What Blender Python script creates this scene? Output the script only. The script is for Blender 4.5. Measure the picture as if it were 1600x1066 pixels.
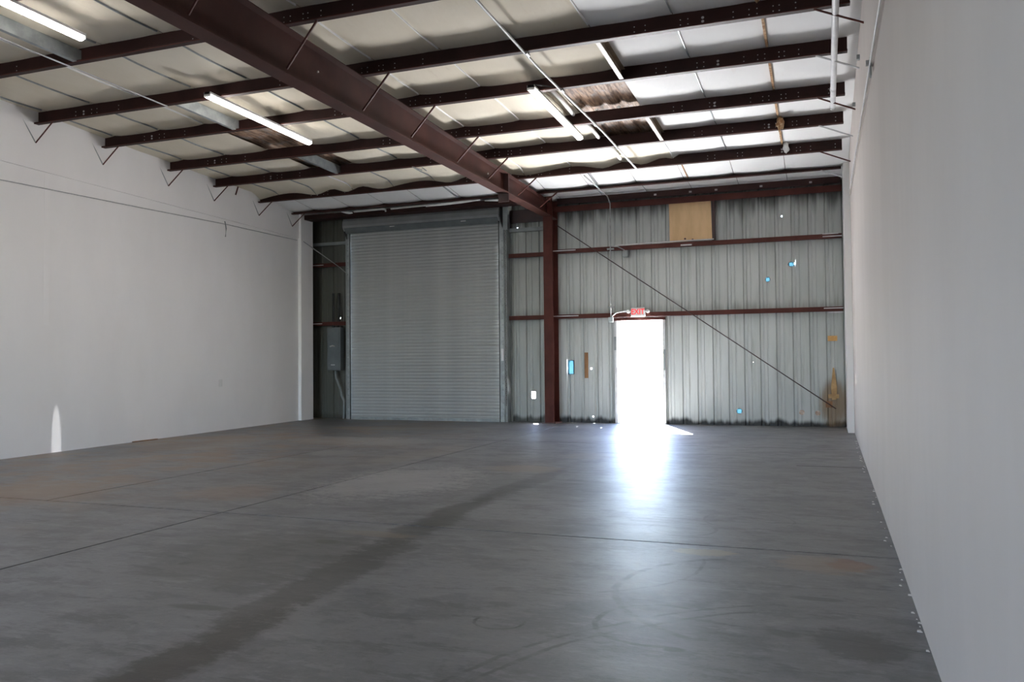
import bpy, bmesh, math, random
from mathutils import Vector, Matrix, noise
random.seed(7)
S = bpy.context.scene
for o in list(bpy.data.objects): bpy.data.objects.remove(o)
COL = S.collection
PI = math.pi

# ------------------------------------------------------------------ camera
cam = bpy.data.objects.new('camera', bpy.data.cameras.new('camera')); COL.objects.link(cam)
R = Vector((0.93718036, 0.34873508, -0.0087651)); U = Vector((0.01719181, -0.02107608, 0.99963005)); F = Vector((-0.34842133, 0.93698434, 0.02574747))
cam.matrix_world = Matrix(((R.x, U.x, -F.x, 0), (R.y, U.y, -F.y, 0), (R.z, U.z, -F.z, 1.2893), (0, 0, 0, 1)))
cam.data.sensor_width = 36; cam.data.lens = 1284.9 / 1600 * 36
cam.data.clip_start = .05; cam.data.clip_end = 600
S.camera = cam
# ------------------------------------------------------------------ world, sun, exposure
LAMP = 34.0
W = bpy.data.worlds.new('sky'); S.world = W; W.use_nodes = True
nt = W.node_tree; nt.nodes.clear()
sky = nt.nodes.new('ShaderNodeTexSky'); sky.sky_type = 'NISHITA'; sky.sun_disc = False
sky.sun_elevation = math.radians(40); sky.sun_rotation = math.radians(-22); sky.air_density = 1.0; sky.dust_density = .6
bg = nt.nodes.new('ShaderNodeBackground'); bg.inputs[1].default_value = 3.0
tint = nt.nodes.new('ShaderNodeMix'); tint.data_type = 'RGBA'; tint.blend_type = 'MULTIPLY'; tint.inputs[0].default_value = 1; tint.inputs[7].default_value = (.80, .90, 1.12, 1)
out = nt.nodes.new('ShaderNodeOutputWorld')
nt.links.new(sky.outputs[0], tint.inputs[6]); nt.links.new(tint.outputs[2], bg.inputs[0]); nt.links.new(bg.outputs[0], out.inputs[0])
sun = bpy.data.lights.new('sun', 'SUN'); sun.energy = 300; sun.angle = math.radians(.53); sun.color = (.99, .98, .97)
so = bpy.data.objects.new('sun', sun); COL.objects.link(so); so.location = (-20, 60, 40)
d = Vector((0.95, -2.3, -2.1)).normalized()
so.rotation_euler = d.to_track_quat('-Z', 'Y').to_euler()
S.view_settings.view_transform = 'Standard'; S.view_settings.look = 'None'
S.view_settings.exposure = 0; S.view_settings.gamma = 1; S.view_settings.use_curve_mapping = False

# area lamp added over the paving, standing in for sunlit bounce through the doorway
yl = bpy.data.lights.new('paving_bounce_fill', 'AREA'); yl.shape = 'RECTANGLE'; yl.size = 3.0; yl.size_y = 6.0; yl.energy = 9800; yl.color = (.99, .975, .975)
ylo = bpy.data.objects.new('paving_bounce_fill', yl); COL.objects.link(ylo); ylo.location = (-3.5, 20.2, -.005); ylo.rotation_euler = (math.pi, 0, 0)
# fill light added behind the camera, in an opening made up for it
day = bpy.data.lights.new('rear_fill_light', 'AREA'); day.shape = 'RECTANGLE'; day.size = 4.0; day.size_y = 3.6; day.energy = 130; day.color = (1.0, .97, .93)
rfillo = bpy.data.objects.new('rear_fill_light', day); COL.objects.link(rfillo); rfillo.location = (-7.0, -5.02, 1.9)
rfillo.rotation_euler = Vector((-.35, 1, .45)).to_track_quat('-Z', 'Z').to_euler()

# ------------------------------------------------------------------ node helper
class N:
    def __init__(s, tree, sock): s.t = tree; s.s = sock
def _set(t, inp, v):
    if isinstance(v, N): t.links.new(v.s, inp)
    else: inp.default_value = v
def m_(t, op, a, b=0, c=0, clamp=False):
    n = t.nodes.new('ShaderNodeMath'); n.operation = op; n.use_clamp = clamp
    for i, v in enumerate((a, b, c)): _set(t, n.inputs[i], v)
    return N(t, n.outputs[0])
for nm, op in (('__add__', 'ADD'), ('__sub__', 'SUBTRACT'), ('__mul__', 'MULTIPLY'), ('__truediv__', 'DIVIDE')):
    setattr(N, nm, (lambda op: lambda a, b: m_(a.t, op, a, b))(op))
N.__radd__ = lambda a, b: m_(a.t, 'ADD', b, a)
N.__rmul__ = lambda a, b: m_(a.t, 'MULTIPLY', b, a)
N.__rsub__ = lambda a, b: m_(a.t, 'SUBTRACT', b, a)
class Mat:
    def __init__(s, name, rough=.6, metal=0, spec=.5):
        s.m = bpy.data.materials.new(name); s.m.use_nodes = True; s.t = s.m.node_tree
        s.b = s.t.nodes['Principled BSDF']; s.b.inputs['Roughness'].default_value = rough
        s.b.inputs['Metallic'].default_value = metal; s.b.inputs['Specular IOR Level'].default_value = spec
        tc = s.t.nodes.new('ShaderNodeTexCoord'); s.co = tc.outputs['Object']
        sp = s.t.nodes.new('ShaderNodeSeparateXYZ'); s.t.links.new(s.co, sp.inputs[0])
        s.x, s.y, s.z = (N(s.t, sp.outputs[i]) for i in range(3))
    def comb(s, x, y, z):
        n = s.t.nodes.new('ShaderNodeCombineXYZ')
        for i, v in enumerate((x, y, z)): _set(s.t, n.inputs[i], v)
        return n.outputs[0]
    def noise(s, scale, detail=4, rough=.55, sc=(1, 1, 1), off=0, dist=0):
        n = s.t.nodes.new('ShaderNodeTexNoise'); n.inputs['Scale'].default_value = scale
        n.inputs['Detail'].default_value = detail; n.inputs['Roughness'].default_value = rough; n.inputs['Distortion'].default_value = dist
        mp = s.t.nodes.new('ShaderNodeMapping'); mp.inputs['Scale'].default_value = sc; mp.inputs['Location'].default_value = (off, off * .7, off * .3)
        s.t.links.new(s.co, mp.inputs[0]); s.t.links.new(mp.outputs[0], n.inputs[0])
        return N(s.t, n.outputs[0])
    def sm(s, v, a, b):      # smoothstep a..b -> 0..1
        n = s.t.nodes.new('ShaderNodeMapRange'); n.interpolation_type = 'SMOOTHSTEP'
        _set(s.t, n.inputs[0], v); _set(s.t, n.inputs[1], a); _set(s.t, n.inputs[2], b)
        return N(s.t, n.outputs[0])
    def mix(s, f, a, b):
        n = s.t.nodes.new('ShaderNodeMix'); n.data_type = 'RGBA'; n.clamp_factor = True
        _set(s.t, n.inputs[0], f)
        for i, v in ((6, a), (7, b)):
            if isinstance(v, N): s.t.links.new(v.s, n.inputs[i])
            else: n.inputs[i].default_value = (*v, 1)
        return N(s.t, n.outputs[2])
    def color(s, v):
        if isinstance(v, N): s.t.links.new(v.s, s.b.inputs['Base Color'])
        else: s.b.inputs['Base Color'].default_value = (*v, 1)
        return s
    def bump(s, h, st=.3, dist=.01):
        n = s.t.nodes.new('ShaderNodeBump'); n.inputs['Strength'].default_value = st; n.inputs['Distance'].default_value = dist
        s.t.links.new(h.s, n.inputs['Height']); s.t.links.new(n.outputs[0], s.b.inputs['Normal']); return s
    def rough(s, v): s.t.links.new(v.s, s.b.inputs['Roughness']); return s

def simple(name, a, b, sc=3, rough=.6, metal=0, bump=0, st=(1, 1, 1), spec=.5):
    M = Mat(name, rough, metal, spec); n = M.noise(sc, 6, .6, st)
    M.color(M.mix(M.sm(n, .35, .68), a, b))
    if bump: M.bump(M.noise(sc * 6, 3), bump, .004)
    return M.m

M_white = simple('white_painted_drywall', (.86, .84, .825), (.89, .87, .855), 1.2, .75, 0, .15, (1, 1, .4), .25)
M_white_r = simple('dimmed_white_drywall', (.525, .482, .448), (.555, .51, .475), 1.2, .75, 0, .15, (1, 1, .4), .25)  # white paint toned down, standing in for dimmer light on the right wall
M_maroon = simple('maroon_primer_steel', (.062, .017, .013), (.09, .026, .019), 2.5, .6, 0, .1, (1, 1, 1), .2)
M_purlin = simple('dark_maroon_purlin_steel', (.02, .0065, .005), (.034, .011, .009), 2.2, .6, 0, .1, (1, 1, 1), .2)
M_rafter = simple('maroon_rafter_steel', (.034, .0105, .0075), (.056, .018, .013), 1.8, .6, 0, .1, (1, 1, 1), .2)
M_galv = simple('galvanised_steel', (.26, .285, .285), (.36, .385, .385), 6, .45, .4)
M_greyp = simple('grey_painted_steel', (.20, .22, .22), (.27, .29, .29), 4, .5)
M_slat = simple('grey_door_slat_paint', (.33, .34, .335), (.38, .39, .38), 1.5, .65, 0, 0, (1, 1, .2))
M_hood = simple('grey_hood_sheet', (.17, .175, .18), (.21, .215, .22), 2, .5)
M_band = simple('dark_teal_paint_and_shade', (.09, .105, .11), (.12, .135, .14), 3, .5)
M_dark = simple('black_rubber', (.015, .015, .015), (.03, .03, .03), 5, .7)
M_cond = simple('zinc_conduit', (.34, .34, .34), (.45, .45, .45), 8, .4, .3)
M_wcond = simple('white_painted_pipe', (.55, .55, .56), (.64, .64, .64), 8, .5)
M_wood = simple('raw_plywood', (.58, .38, .20), (.68, .46, .25), 5, .75, 0, .2, (1, 1, .25))
M_bwood = simple('weathered_brown_wood', (.20, .10, .045), (.30, .16, .07), 9, .8, 0, .2, (1, 1, .2))
M_foam = simple('rusty_insulation_foam', (.28, .13, .05), (.58, .42, .26), 22, .95, 0, .6)
M_plast = simple('white_plastic', (.75, .74, .72), (.8, .79, .77), 5, .4)
M_hole = simple('pale_punched_hole', (.3, .28, .27), (.5, .48, .46), 5, .8)
M_copper = simple('rust_patch', (.35, .22, .15), (.6, .5, .42), 14, .5)
M_ext = simple('sunlit_concrete_yard', (.52, .55, .59), (.60, .63, .67), .4, .8)
M_blackpaint = simple('dark_stiffener_steel', (.03, .012, .012), (.05, .018, .016), 3, .5)

# insulation facings
def insul(name, a, b, c):
    M = Mat(name, .8, 0, .2); n = M.noise(1.1, 5, .6, (1, .6, 1), 3); n2 = M.noise(5, 4, .6, (1.6, .4, 1), 9)
    col = M.mix(M.sm(n, .35, .7), a, b); col = M.mix(M.sm(n2, .62, .8) * .5, col, c)
    M.color(col); M.bump(M.noise(3.5, 4, .55, (1.5, .5, 1)), .35, .03); return M.m
M_cream = insul('aged_cream_insulation_facing', (.70, .635, .51), (.76, .70, .58), (.54, .45, .33))
M_clean = insul('white_insulation_facing', (.86, .86, .85), (.9, .9, .89), (.8, .78, .74))
def rustdeck():
    M = Mat('rusty_roof_deck', .75); n = M.noise(9, 6, .7, (3, .35, 1)); n2 = M.noise(4, 5, .6, (1, 1, 1), 4)
    c = M.mix(M.sm(n, .38, .62), (.11, .06, .035), (.38, .25, .17)); c = M.mix(M.sm(n2, .5, .65) * .6, c, (.30, .29, .28)); M.color(c); return M.m
M_deck = rustdeck()
# corrugated back wall: aged grey panels with grime at the foot, under the eave and around the leaks
def corrug():
    M = Mat('aged_grey_wall_panel', .5, .15)
    n = M.noise(1.3, 5, .6, (1.5, 1, .25)); n2 = M.noise(7, 5, .65, (2, 1, .12), 5)
    c = M.mix(M.sm(n, .3, .7), (.40, .42, .405), (.50, .515, .50))
    c = M.mix(M.sm(n2, .52, .72) * .45, c, (.25, .25, .22))
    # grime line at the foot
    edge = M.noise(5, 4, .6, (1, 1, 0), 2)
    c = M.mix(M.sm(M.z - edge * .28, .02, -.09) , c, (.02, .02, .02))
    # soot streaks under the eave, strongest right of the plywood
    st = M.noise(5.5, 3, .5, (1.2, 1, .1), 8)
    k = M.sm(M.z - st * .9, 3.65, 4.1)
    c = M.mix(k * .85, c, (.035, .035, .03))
    # grime band above the middle girt
    c = M.mix(M.sm(M.z - n2 * .5, 2.25, 2.0) * M.sm(M.z, 2.2, 2.25) * .55, c, (.16, .155, .13))
    # rust stain near the right corner
    dx = (M.x - .28) / .30; dz = (M.z - .45) / .55
    r = dx * dx + dz * dz + (n2 - .5) * 1.2
    c = M.mix(M.sm(r, 1.1, .3) * .8, c, (.20, .12, .05))
    # the wall left of the column darker, darkest at its left end
    c = M.mix(M.sm(M.x, -5.3, -5.5) * .30, c, (.16, .165, .135))
    c = M.mix(M.sm(M.x + n * .4, -10.0, -10.4) * .88, c, (.07, .07, .055))
    M.color(c); return M.m
M_corr = corrug()
def floor_mat():
    M = Mat('sealed_grey_concrete', .3, 0, .4); M.b.inputs['Coat Weight'].default_value = .45; M.b.inputs['Coat Roughness'].default_value = .5
    n1 = M.noise(.55, 6, .6); n2 = M.noise(2.2, 7, .65, (1, 1, 1), 5); n3 = M.noise(7, 6, .7, (.5, 1.3, 1), 11); n4 = M.noise(22, 6, .75, (1, 1, 1), 2); n6 = M.noise(60, 3, .6, (.25, 1.6, 1), 31)
    c = M.mix(M.sm(n1, .35, .65), (.122, .122, .124), (.168, .168, .172))
    c = M.mix(M.sm(n2, .48, .60) * .6, c, (.078, .080, .086))
    c = M.mix(M.sm(n3, .53, .64) * .5, c, (.23, .23, .235)); c = M.mix(M.sm(n3, .47, .36) * .45, c, (.075, .077, .08))
    n5 = M.noise(3.2, 7, .72, (.6, 1.8, 1), 21); c = M.mix(M.sm(n5, .53, .60) * .55, c, (.06, .06, .062)); c = M.mix(M.sm(n6, .58, .68) * .4, c, (.07, .07, .07)); c = M.mix(M.sm(n6, .42, .34) * .25, c, (.22, .22, .22)); c = M.mix(M.sm(n5, .42, .34) * .3, c, (.2, .19, .175))
    c = M.mix(M.sm(n4, .56, .66) * .4, c, (.065, .065, .066)); c = M.mix(M.sm(n4, .44, .36) * .2, c, (.22, .22, .21))
    wob = (n2 - .5) * 1.3; wob3 = (n3 - .5) * 2.4 + (n4 - .5) * 1.6
    # warm brown staining over the left half
    c = M.mix(M.sm(M.x + wob * 2., -4.6, -8.2) * M.sm(n1 + (n2 - .5) * .8, .42, .62) * .9, c, (.205, .14, .088))
    def blob(cx, cy, rx, ry, col, k, ang=0, w=1.0):
        ca, sa = math.cos(ang), math.sin(ang)
        X = M.x - cx + (n1 - .5) * .7; Y = M.y - cy
        u = (X * ca + Y * sa) / rx; v = (Y * ca - X * sa) / ry
        r = u * u + v * v + wob3 * w + wob * .6
        nonlocal c
        c = M.mix(M.sm(r, 1.25, .35) * k, c, col)
    # long dark tyre trail
    for (x0, y0, rx, ry, k) in ((-2.66, 2.7, .17, 1.1, .8), (-2.78, 4.4, .20, 1.2, .55), (-2.9, 6.2, .19, 1.5, .62), (-2.96, 8.2, .17, 1.5, .5), (-2.3, 8.1, .5, .5, .25), (-3.5, 4.7, .9, .8, .35), (-2.2, 6.0, .9, .35, .22)):
        blob(x0, y0, rx, ry, (.012, .012, .011), min(1, k * 1.25), 0, .9)
    # pale worn concrete, left of the middle
    blob(-4.3, 8.0, .8, 1.3, (.34, .33, .32), .55, 0, 1.6); blob(-7.1, 12.0, 1.4, .7, (.28, .27, .26), .55); blob(-4.0, 13.5, 1.6, .6, (.26, .25, .25), .35)
    blob(-9.0, 11.0, .5, 1.2, (.24, .22, .2), .4); blob(-6.7, 10.3, .4, .4, (.27, .26, .25), .5)
    # darker floor at the roller door
    blob(-8.2, 15.6, 2.6, 1.0, (.05, .052, .055), .55, 0, .4)
    # rust, tan and oil spots
    blob(-3.39, 5.15, .12, .07, (.04, .038, .03), .9, 0, .2); blob(-3.1, 5.5, .35, .1, (.22, .17, .11), .5)
    blob(.17, 5.6, .13, .17, (.12, .03, .02), .95, 0, 1.); blob(0.0, 5.55, .32, .25, (.24, .17, .11), .55); blob(-.78, 5.67, .2, .12, (.26, .2, .12), .7)
    blob(-3.4, 9.4, .5, .35, (.22, .16, .11), .55); blob(-2.9, 10.9, .5, .4, (.21, .17, .13), .4); blob(-5.6, 6.8, .5, .5, (.19, .12, .075), .5)
    blob(-7.2, 6.0, .6, .5, (.19, .125, .08), .45); blob(-9.6, 10.2, .5, 1.0, (.10, .075, .05), .5); blob(-5.3, 10.5, .35, 1.6, (.22, .18, .14), .35, -.1)
    blob(.12, 4.05, .2, .24, (.035, .035, .033), .7, .2, 1.5); blob(-.62, 3.72, .05, .035, (.03, .03, .03), .9, 0, .1); blob(-3.15, 3.55, .2, .05, (.05, .05, .045), .8, .1, .4)
    blob(-.05, 4.75, .15, .04, (.05, .05, .05), .7, 0, .9); blob(-.2, 4.1, .06, .06, (.05, .05, .05), .7, 0, .6); blob(-3.9, 4.3, .05, .04, (.03, .03, .03), .8, 0, .2)
    # tyre scuff rings and arcs
    def ring(cx, cy, r, w, k, x0=-99, y0=-99, x1=99, y1=99):
        X = M.x - cx; Y = M.y - cy
        dd = m_(M.t, 'SQRT', X * X + Y * Y) + (n2 - .5) * .10
        e = m_(M.t, 'ABSOLUTE', dd - r)
        msk = M.sm(e, w, w * .3) * M.sm(n3, .36, .56)
        for v, lo, hi in ((M.x, x0, x1), (M.y, y0, y1)):
            if lo > -90: msk = msk * M.sm(v, lo, lo + .06)
            if hi < 90: msk = msk * M.sm(v, hi, hi - .06)
        nonlocal c
        c = M.mix(msk * k * 1.25, c, (.028, .028, .03))
    ring(-1.5, 3.85, .13, .012, .75, y1=3.9)
    ring(-.75, 4.05, .32, .022, .7, x1=-.62); ring(-.2, 4.7, .9, .03, .6, x1=-.55); ring(.9, 2.4, 2.35, .02, .55, x1=-.3, y0=2.7); ring(1.0, 2.35, 2.55, .02, .5, x1=-.3, y0=2.7)
    ring(-1.6, 5.3, .9, .02, .5, x0=-1.2, y1=5.5); ring(-1.0, 6.4, .25, .02, .3); ring(-.55, 6.9, .35, .015, .3)
    # long sweeping hairline marks
    ring(-1.5, -8, 12.2, .012, .5, x0=-.6); ring(-1.0, -6, 10.6, .010, .4, x0=-.3)
    ring(-1.8, 30, 14.4, .02, .3); ring(-3, 25, 12.5, .02, .25)
    M.color(c)
    M.rough(m_(M.t, 'ADD', .28 + n2 * .14, n3 * .16 + n5 * .10))
    M.bump(n3 * .7 + n4 * .35 + n2 * .8, .30, .012)
    return M.m
M_floor = floor_mat()
def emis(name, col, st):
    m = bpy.data.materials.new(name); m.use_nodes = True; b = m.node_tree.nodes['Principled BSDF']
    b.inputs['Base Color'].default_value = (.8, .8, .8, 1) if st > 2 else (.4, .01, .01, 1); b.inputs['Emission Color'].default_value = (*col, 1); b.inputs['Emission Strength'].default_value = st; return m
M_tube = emis('lit_tube_diffuser', (1, .945, .90), LAMP)
M_red = emis('lit_red_exit_letters', (1, .05, .06), .9)
def film(name, col):
    m = bpy.data.materials.new(name); m.use_nodes = True; t = m.node_tree; t.nodes.clear()
    tr = t.nodes.new('ShaderNodeBsdfTranslucent'); tr.inputs[0].default_value = (*col, 1); o = t.nodes.new('ShaderNodeOutputMaterial'); t.links.new(tr.outputs[0], o.inputs[0]); return m
M_blue = film('translucent_blue_film', (.05, .085, .10))
M_pale = film('translucent_white_film', (.3, .3, .3))

# ------------------------------------------------------------------ mesh helpers
def link(name, bm, mat, parent=None, smooth=False, bevel=0):
    bmesh.ops.recalc_face_normals(bm, faces=bm.faces)
    me = bpy.data.meshes.new(name); bm.to_mesh(me); bm.free()
    if smooth:
        for p in me.polygons: p.use_smooth = True
    o = bpy.data.objects.new(name, me); COL.objects.link(o); me.materials.append(mat)
    if parent: o.parent = parent
    if bevel:
        b = o.modifiers.new('bevel', 'BEVEL'); b.width = bevel; b.segments = 2; b.limit_method = 'ANGLE'
    return o
def box(bm, x0, y0, z0, x1, y1, z1):
    vs = [bm.verts.new(p) for p in ((x0, y0, z0), (x1, y0, z0), (x1, y1, z0), (x0, y1, z0), (x0, y0, z1), (x1, y0, z1), (x1, y1, z1), (x0, y1, z1))]
    for f in ((0, 3, 2, 1), (4, 5, 6, 7), (0, 1, 5, 4), (1, 2, 6, 5), (2, 3, 7, 6), (3, 0, 4, 7)): bm.faces.new([vs[i] for i in f])
    return vs
def hexa(bm, p):
    vs = [bm.verts.new(q) for q in p]
    for f in ((0, 3, 2, 1), (4, 5, 6, 7), (0, 1, 5, 4), (1, 2, 6, 5), (2, 3, 7, 6), (3, 0, 4, 7)): bm.faces.new([vs[i] for i in f])
def Box(*a):
    bm = bmesh.new(); box(bm, *a); return bm
def tube(bm, pts, r, n=8, cap=True):
    pts = [Vector(p) for p in pts]; rings = []
    for i, p in enumerate(pts):
        t = (pts[min(i + 1, len(pts) - 1)] - pts[max(i - 1, 0)]).normalized()
        a = t.cross(Vector((0, 0, 1)));
        if a.length < .05: a = t.cross(Vector((1, 0, 0)))
        a.normalize(); b = t.cross(a)
        rings.append([bm.verts.new(p + (a * math.cos(2 * PI * k / n) + b * math.sin(2 * PI * k / n)) * r) for k in range(n)])
    for A, B in zip(rings, rings[1:]):
        for k in range(n): bm.faces.new((A[k], A[(k + 1) % n], B[(k + 1) % n], B[k]))
    if cap: bm.faces.new(rings[0]); bm.faces.new(rings[-1][::-1])
def Tube(pts, r, n=8):
    bm = bmesh.new(); tube(bm, pts, r, n); return bm
def arc(p, q, drop, n=10):
    p = Vector(p); q = Vector(q)
    return [p.lerp(q, i / n) + Vector((0, 0, -drop * 4 * (i / n) * (1 - i / n))) for i in range(n + 1)]
def prism(bm, prof, axis, a, b):
    # closed profile of 2D points extruded along axis ('x': (y,z), 'y': (x,z), 'z': (x,y))
    def P(u, v, w): return {'x': (w, u, v), 'y': (u, w, v), 'z': (u, v, w)}[axis]
    A = [bm.verts.new(P(u, v, a)) for u, v in prof]; B = [bm.verts.new(P(u, v, b)) for u, v in prof]
    n = len(prof)
    for k in range(n): bm.faces.new((A[k], A[(k + 1) % n], B[(k + 1) % n], B[k]))
    bm.faces.new(A); bm.faces.new(B[::-1])
def Prism(prof, axis, a, b):
    bm = bmesh.new(); prism(bm, prof, axis, a, b); return bm
def thick(pts, t):      # open polyline -> closed strip profile
    L = []; Rr = []
    for i, p in enumerate(pts):
        a = Vector(pts[max(i - 1, 0)]); b = Vector(pts[min(i + 1, len(pts) - 1)]); d_ = (b - a).normalized(); n_ = Vector((-d_.y, d_.x)) * t / 2
        L.append(tuple(Vector(p) + n_)); Rr.append(tuple(Vector(p) - n_))
    return L + Rr[::-1]
def empty(name, loc=(0, 0, 0)):
    o = bpy.data.objects.new(name, None); COL.objects.link(o); o.location = loc; o.empty_display_size = .2; return o
def tag(o, label, cat, group=None):
    o['label'] = label; o['category'] = cat
    if group: o['group'] = group
    return o
def struct(o, label=None):
    o['kind'] = 'structure'
    if label: o['label'] = label
    return o
def kid(p, name, bm, mat, **k):          # child built in world coordinates
    o = link(name, bm, mat, p, **k); o.matrix_parent_inverse = Matrix.Translation(-Vector(p.location)); return o

# ------------------------------------------------------------------ measures
D = 16.87
def XR(y): return .42 + .0117 * (y - 2)
def XL(y): return -10.65 - .062 * (y - 8)
def zb(y): return 4.648 + .0227 * (D - y)       # underside of purlins
PY = [2.95, 4.4, 5.84, 7.286, 8.831, 10.112, 11.64, 12.924, 14.407, 15.69]
PD = .20
YF = -5.0

# ------------------------------------------------------------------ floor
fl = struct(empty('floor'), 'sealed grey concrete slab floor with stains and joints')
kid(fl, 'joint_bed', Box(-12.5, YF - .3, -.15, 1.2, D + .25, -.012), M_dark)
g = .010
xs_ = [(-12.2, -4.9), (-4.9, 1.0)]; ys_ = [(YF, 5.87), (5.87, 12.66), (12.66, D + .12)]
for (y0, y1) in ys_:
    for (x0, x1) in xs_:
        cells = [(x0, x1)] if not (y0 == 5.87 and x0 < -10) else [(x0, -6.98), (-6.98, x1)]
        for (a, b) in cells:
            kid(fl, 'concrete_slab', Box(a + g, y0 + g, -.012, b - g, y1 - g, 0), M_floor)
# short saw cut by the right wall
kid(fl, 'saw_cut', Box(-.27, 10.60, .0, XR(10.6) - .02, 10.618, .0015), M_dark)
# flakes of old paint along the foot of the right wall
bm = bmesh.new()
for i in range(46):
    y = random.uniform(3.8, 15.5); w = random.uniform(.004, .016); x = XR(y) - random.uniform(.004, .05)
    if abs(y - 5.0) < .15: w *= 1.6
    hexa(bm, [(x - w, y - w, .0), (x + w * .6, y - w * 1.5, .0), (x + w * .2, y + w, .0), (x - w * .8, y + w * .7, .0)] + [(x - w, y - w, .003), (x + w * .6, y - w * 1.5, .003), (x + w * .2, y + w, .003), (x - w * .8, y + w * .7, .003)])
fk = kid(fl, 'paint_flakes', bm, M_plast); fk['kind'] = 'stuff'; fk['label'] = 'pale flakes of old paint along the foot of the right wall'

# ------------------------------------------------------------------ side walls
def wall_side(name, X, sgn, y1, lab):
    w = struct(empty(name), lab)
    bm = bmesh.new()
    hexa(bm, [(X(YF), YF, 0), (X(YF) + sgn * .15, YF, 0), (X(y1) + sgn * .15, y1, 0), (X(y1), y1, 0), (X(YF), YF, 5.4), (X(YF) + sgn * .15, YF, 5.4), (X(y1) + sgn * .15, y1, 5.3), (X(y1), y1, 5.3)])
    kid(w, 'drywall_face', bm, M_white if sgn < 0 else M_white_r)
    return w
wl = wall_side('wall_left', XL, -1, 15.95, 'long white painted left wall')
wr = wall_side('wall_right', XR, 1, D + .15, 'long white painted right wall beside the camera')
# upper liner boards standing a little proud, with a shadow line below
def liner(w, X, s, za, zc, y0, y1, t):
    bm = bmesh.new(); a = X(y0); b = X(y1)
    hexa(bm, [(a, y0, za), (a + s * t, y0, za), (b + s * t, y1, zc), (b, y1, zc), (a, y0, 5.3), (a + s * t, y0, 5.3), (b + s * t, y1, 5.2), (b, y1, 5.2)])
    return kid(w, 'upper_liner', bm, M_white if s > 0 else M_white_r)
liner(wl, XL, 1, 4.17, 4.17, YF, 15.95, .022)
liner(wr, XR, -1, 3.25, 4.12, YF, 15.3, .016)
# boxed pilasters at the two back corners
kid(wl, 'boxed_pilaster', Box(-11.7, 15.93, 0, -11.06, 16.40, 5.1), M_white, bevel=.006)
bm = bmesh.new(); hexa(bm, [(.47, 15.55, 0), (.75, 15.55, 0), (.75, 16.75, 0), (.485, 16.75, 0), (.47, 15.55, 5.0), (.75, 15.55, 5.0), (.75, 16.75, 5.0), (.485, 16.75, 5.0)])
kid(wr, 'boxed_pilaster', bm, M_white, bevel=.006)
# shallow boxed frame behind the drywall, left (vertical joint)
kid(wl, 'joint_strip', Box(XL(9.0) - .002, 8.96, 1.9, XL(9.0) + .004, 9.06, 4.15), M_white, bevel=.002)
# outer skin beyond the left pilaster
wo = struct(link('wall_outer', Box(-12.0, 15.9, 0, -11.7, D + .1, 5.2), M_corr), 'bare outer side wall behind the left pilaster')
wf = struct(empty('wall_front'), 'white wall behind the camera with an opening added for the fill light')
for q in ((-12.2, 0, -9.05, 5.6), (-4.95, 0, 1.2, 5.6), (-9.05, 3.75, -4.95, 5.6)): kid(wf, 'drywall_face', Box(q[0], YF - .15, q[1], q[2], YF, q[3]), M_white)

# ------------------------------------------------------------------ back wall: corrugated sheets one by one
wb = struct(empty('wall_back'), 'corrugated grey metal back wall')
HOLES = [(-10.30, -6.29, -.1, 4.30), (-3.968, -2.91, -.1, 2.185)]
PATCH = [(-4.985, -4.885, 1.03, 1.31), (-5.83, -5.74, .50, .65)]
DOTS = [(-.46, 3.15, .036), (-.90, 2.87, .034), (-1.48, .28, .042), (-.62, 4.10, .012), (-4.49, 1.14, .016), (-6.12, 4.22, .013), (-4.46, .13, .012), (-10.62, 2.37, .012), (-5.50, .06, .008), (-1.2, 1.25, .005), (-.40, 3.16, .014)]
cut = HOLES + PATCH + [(x - r, x + r, z - r, z + r) for x, z, r in DOTS]
PROF = [(0, 0), (.035, 0), (.055, .028), (.10, .028), (.12, 0), (.175, 0), (.182, .006), (.200, .006), (.207, 0), (.3048, 0)]
def prof(x):
    u = (x + 20) % .3048
    for (a, ya), (b, yb) in zip(PROF, PROF[1:]):
        if a <= u <= b: return ya + (yb - ya) * (u - a) / (b - a) if b > a else ya
    return 0
base0 = -20 + math.floor((20 - 11.75) / .3048) * .3048
x = base0
while x < .75:
    x1 = x + .3048 * 3; X0 = x; X1 = min(x1, .80)
    bp = set()
    k = 0
    for r_ in range(3):
        for (u, _) in PROF: bp.add(round(X0 + r_ * .3048 + u, 4))
    zs = {0.0, 5.05}
    for (a, b, c_, d_) in cut:
        if b > X0 and a < X1:
            for v in (a, b):
                if X0 < v < X1: bp.add(round(v, 4))
            for v in (c_, d_):
                if 0 < v < 5.05: zs.add(v)
    bp = sorted(v for v in bp if v <= X1 + 1e-6); zs = sorted(zs)
    bm = bmesh.new(); V = {}
    def vert(xx, zz, back):
        key = (xx, zz, back)
        if key not in V: V[key] = bm.verts.new((xx, D + prof(xx + 1e-6) + (.004 if back else 0), zz))
        return V[key]
    for a, b in zip(bp, bp[1:]):
        for c_, d_ in zip(zs, zs[1:]):
            mx, mz = (a + b) / 2, (c_ + d_) / 2
            if any(h[0] < mx < h[1] and h[2] < mz < h[3] for h in cut): continue
            bm.faces.new((vert(a, c_, 0), vert(b, c_, 0), vert(b, d_, 0), vert(a, d_, 0)))
            bm.faces.new((vert(a, c_, 1), vert(a, d_, 1), vert(b, d_, 1), vert(b, c_, 1)))
    if len(bm.faces): 
        me = bpy.data.meshes.new('corrugated_panel'); bm.to_mesh(me); bm.free(); me.materials.append(M_corr)
        o = bpy.data.objects.new('corrugated_panel', me); COL.objects.link(o); o.parent = wb
    else: bm.free()
    x = x1
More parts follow.
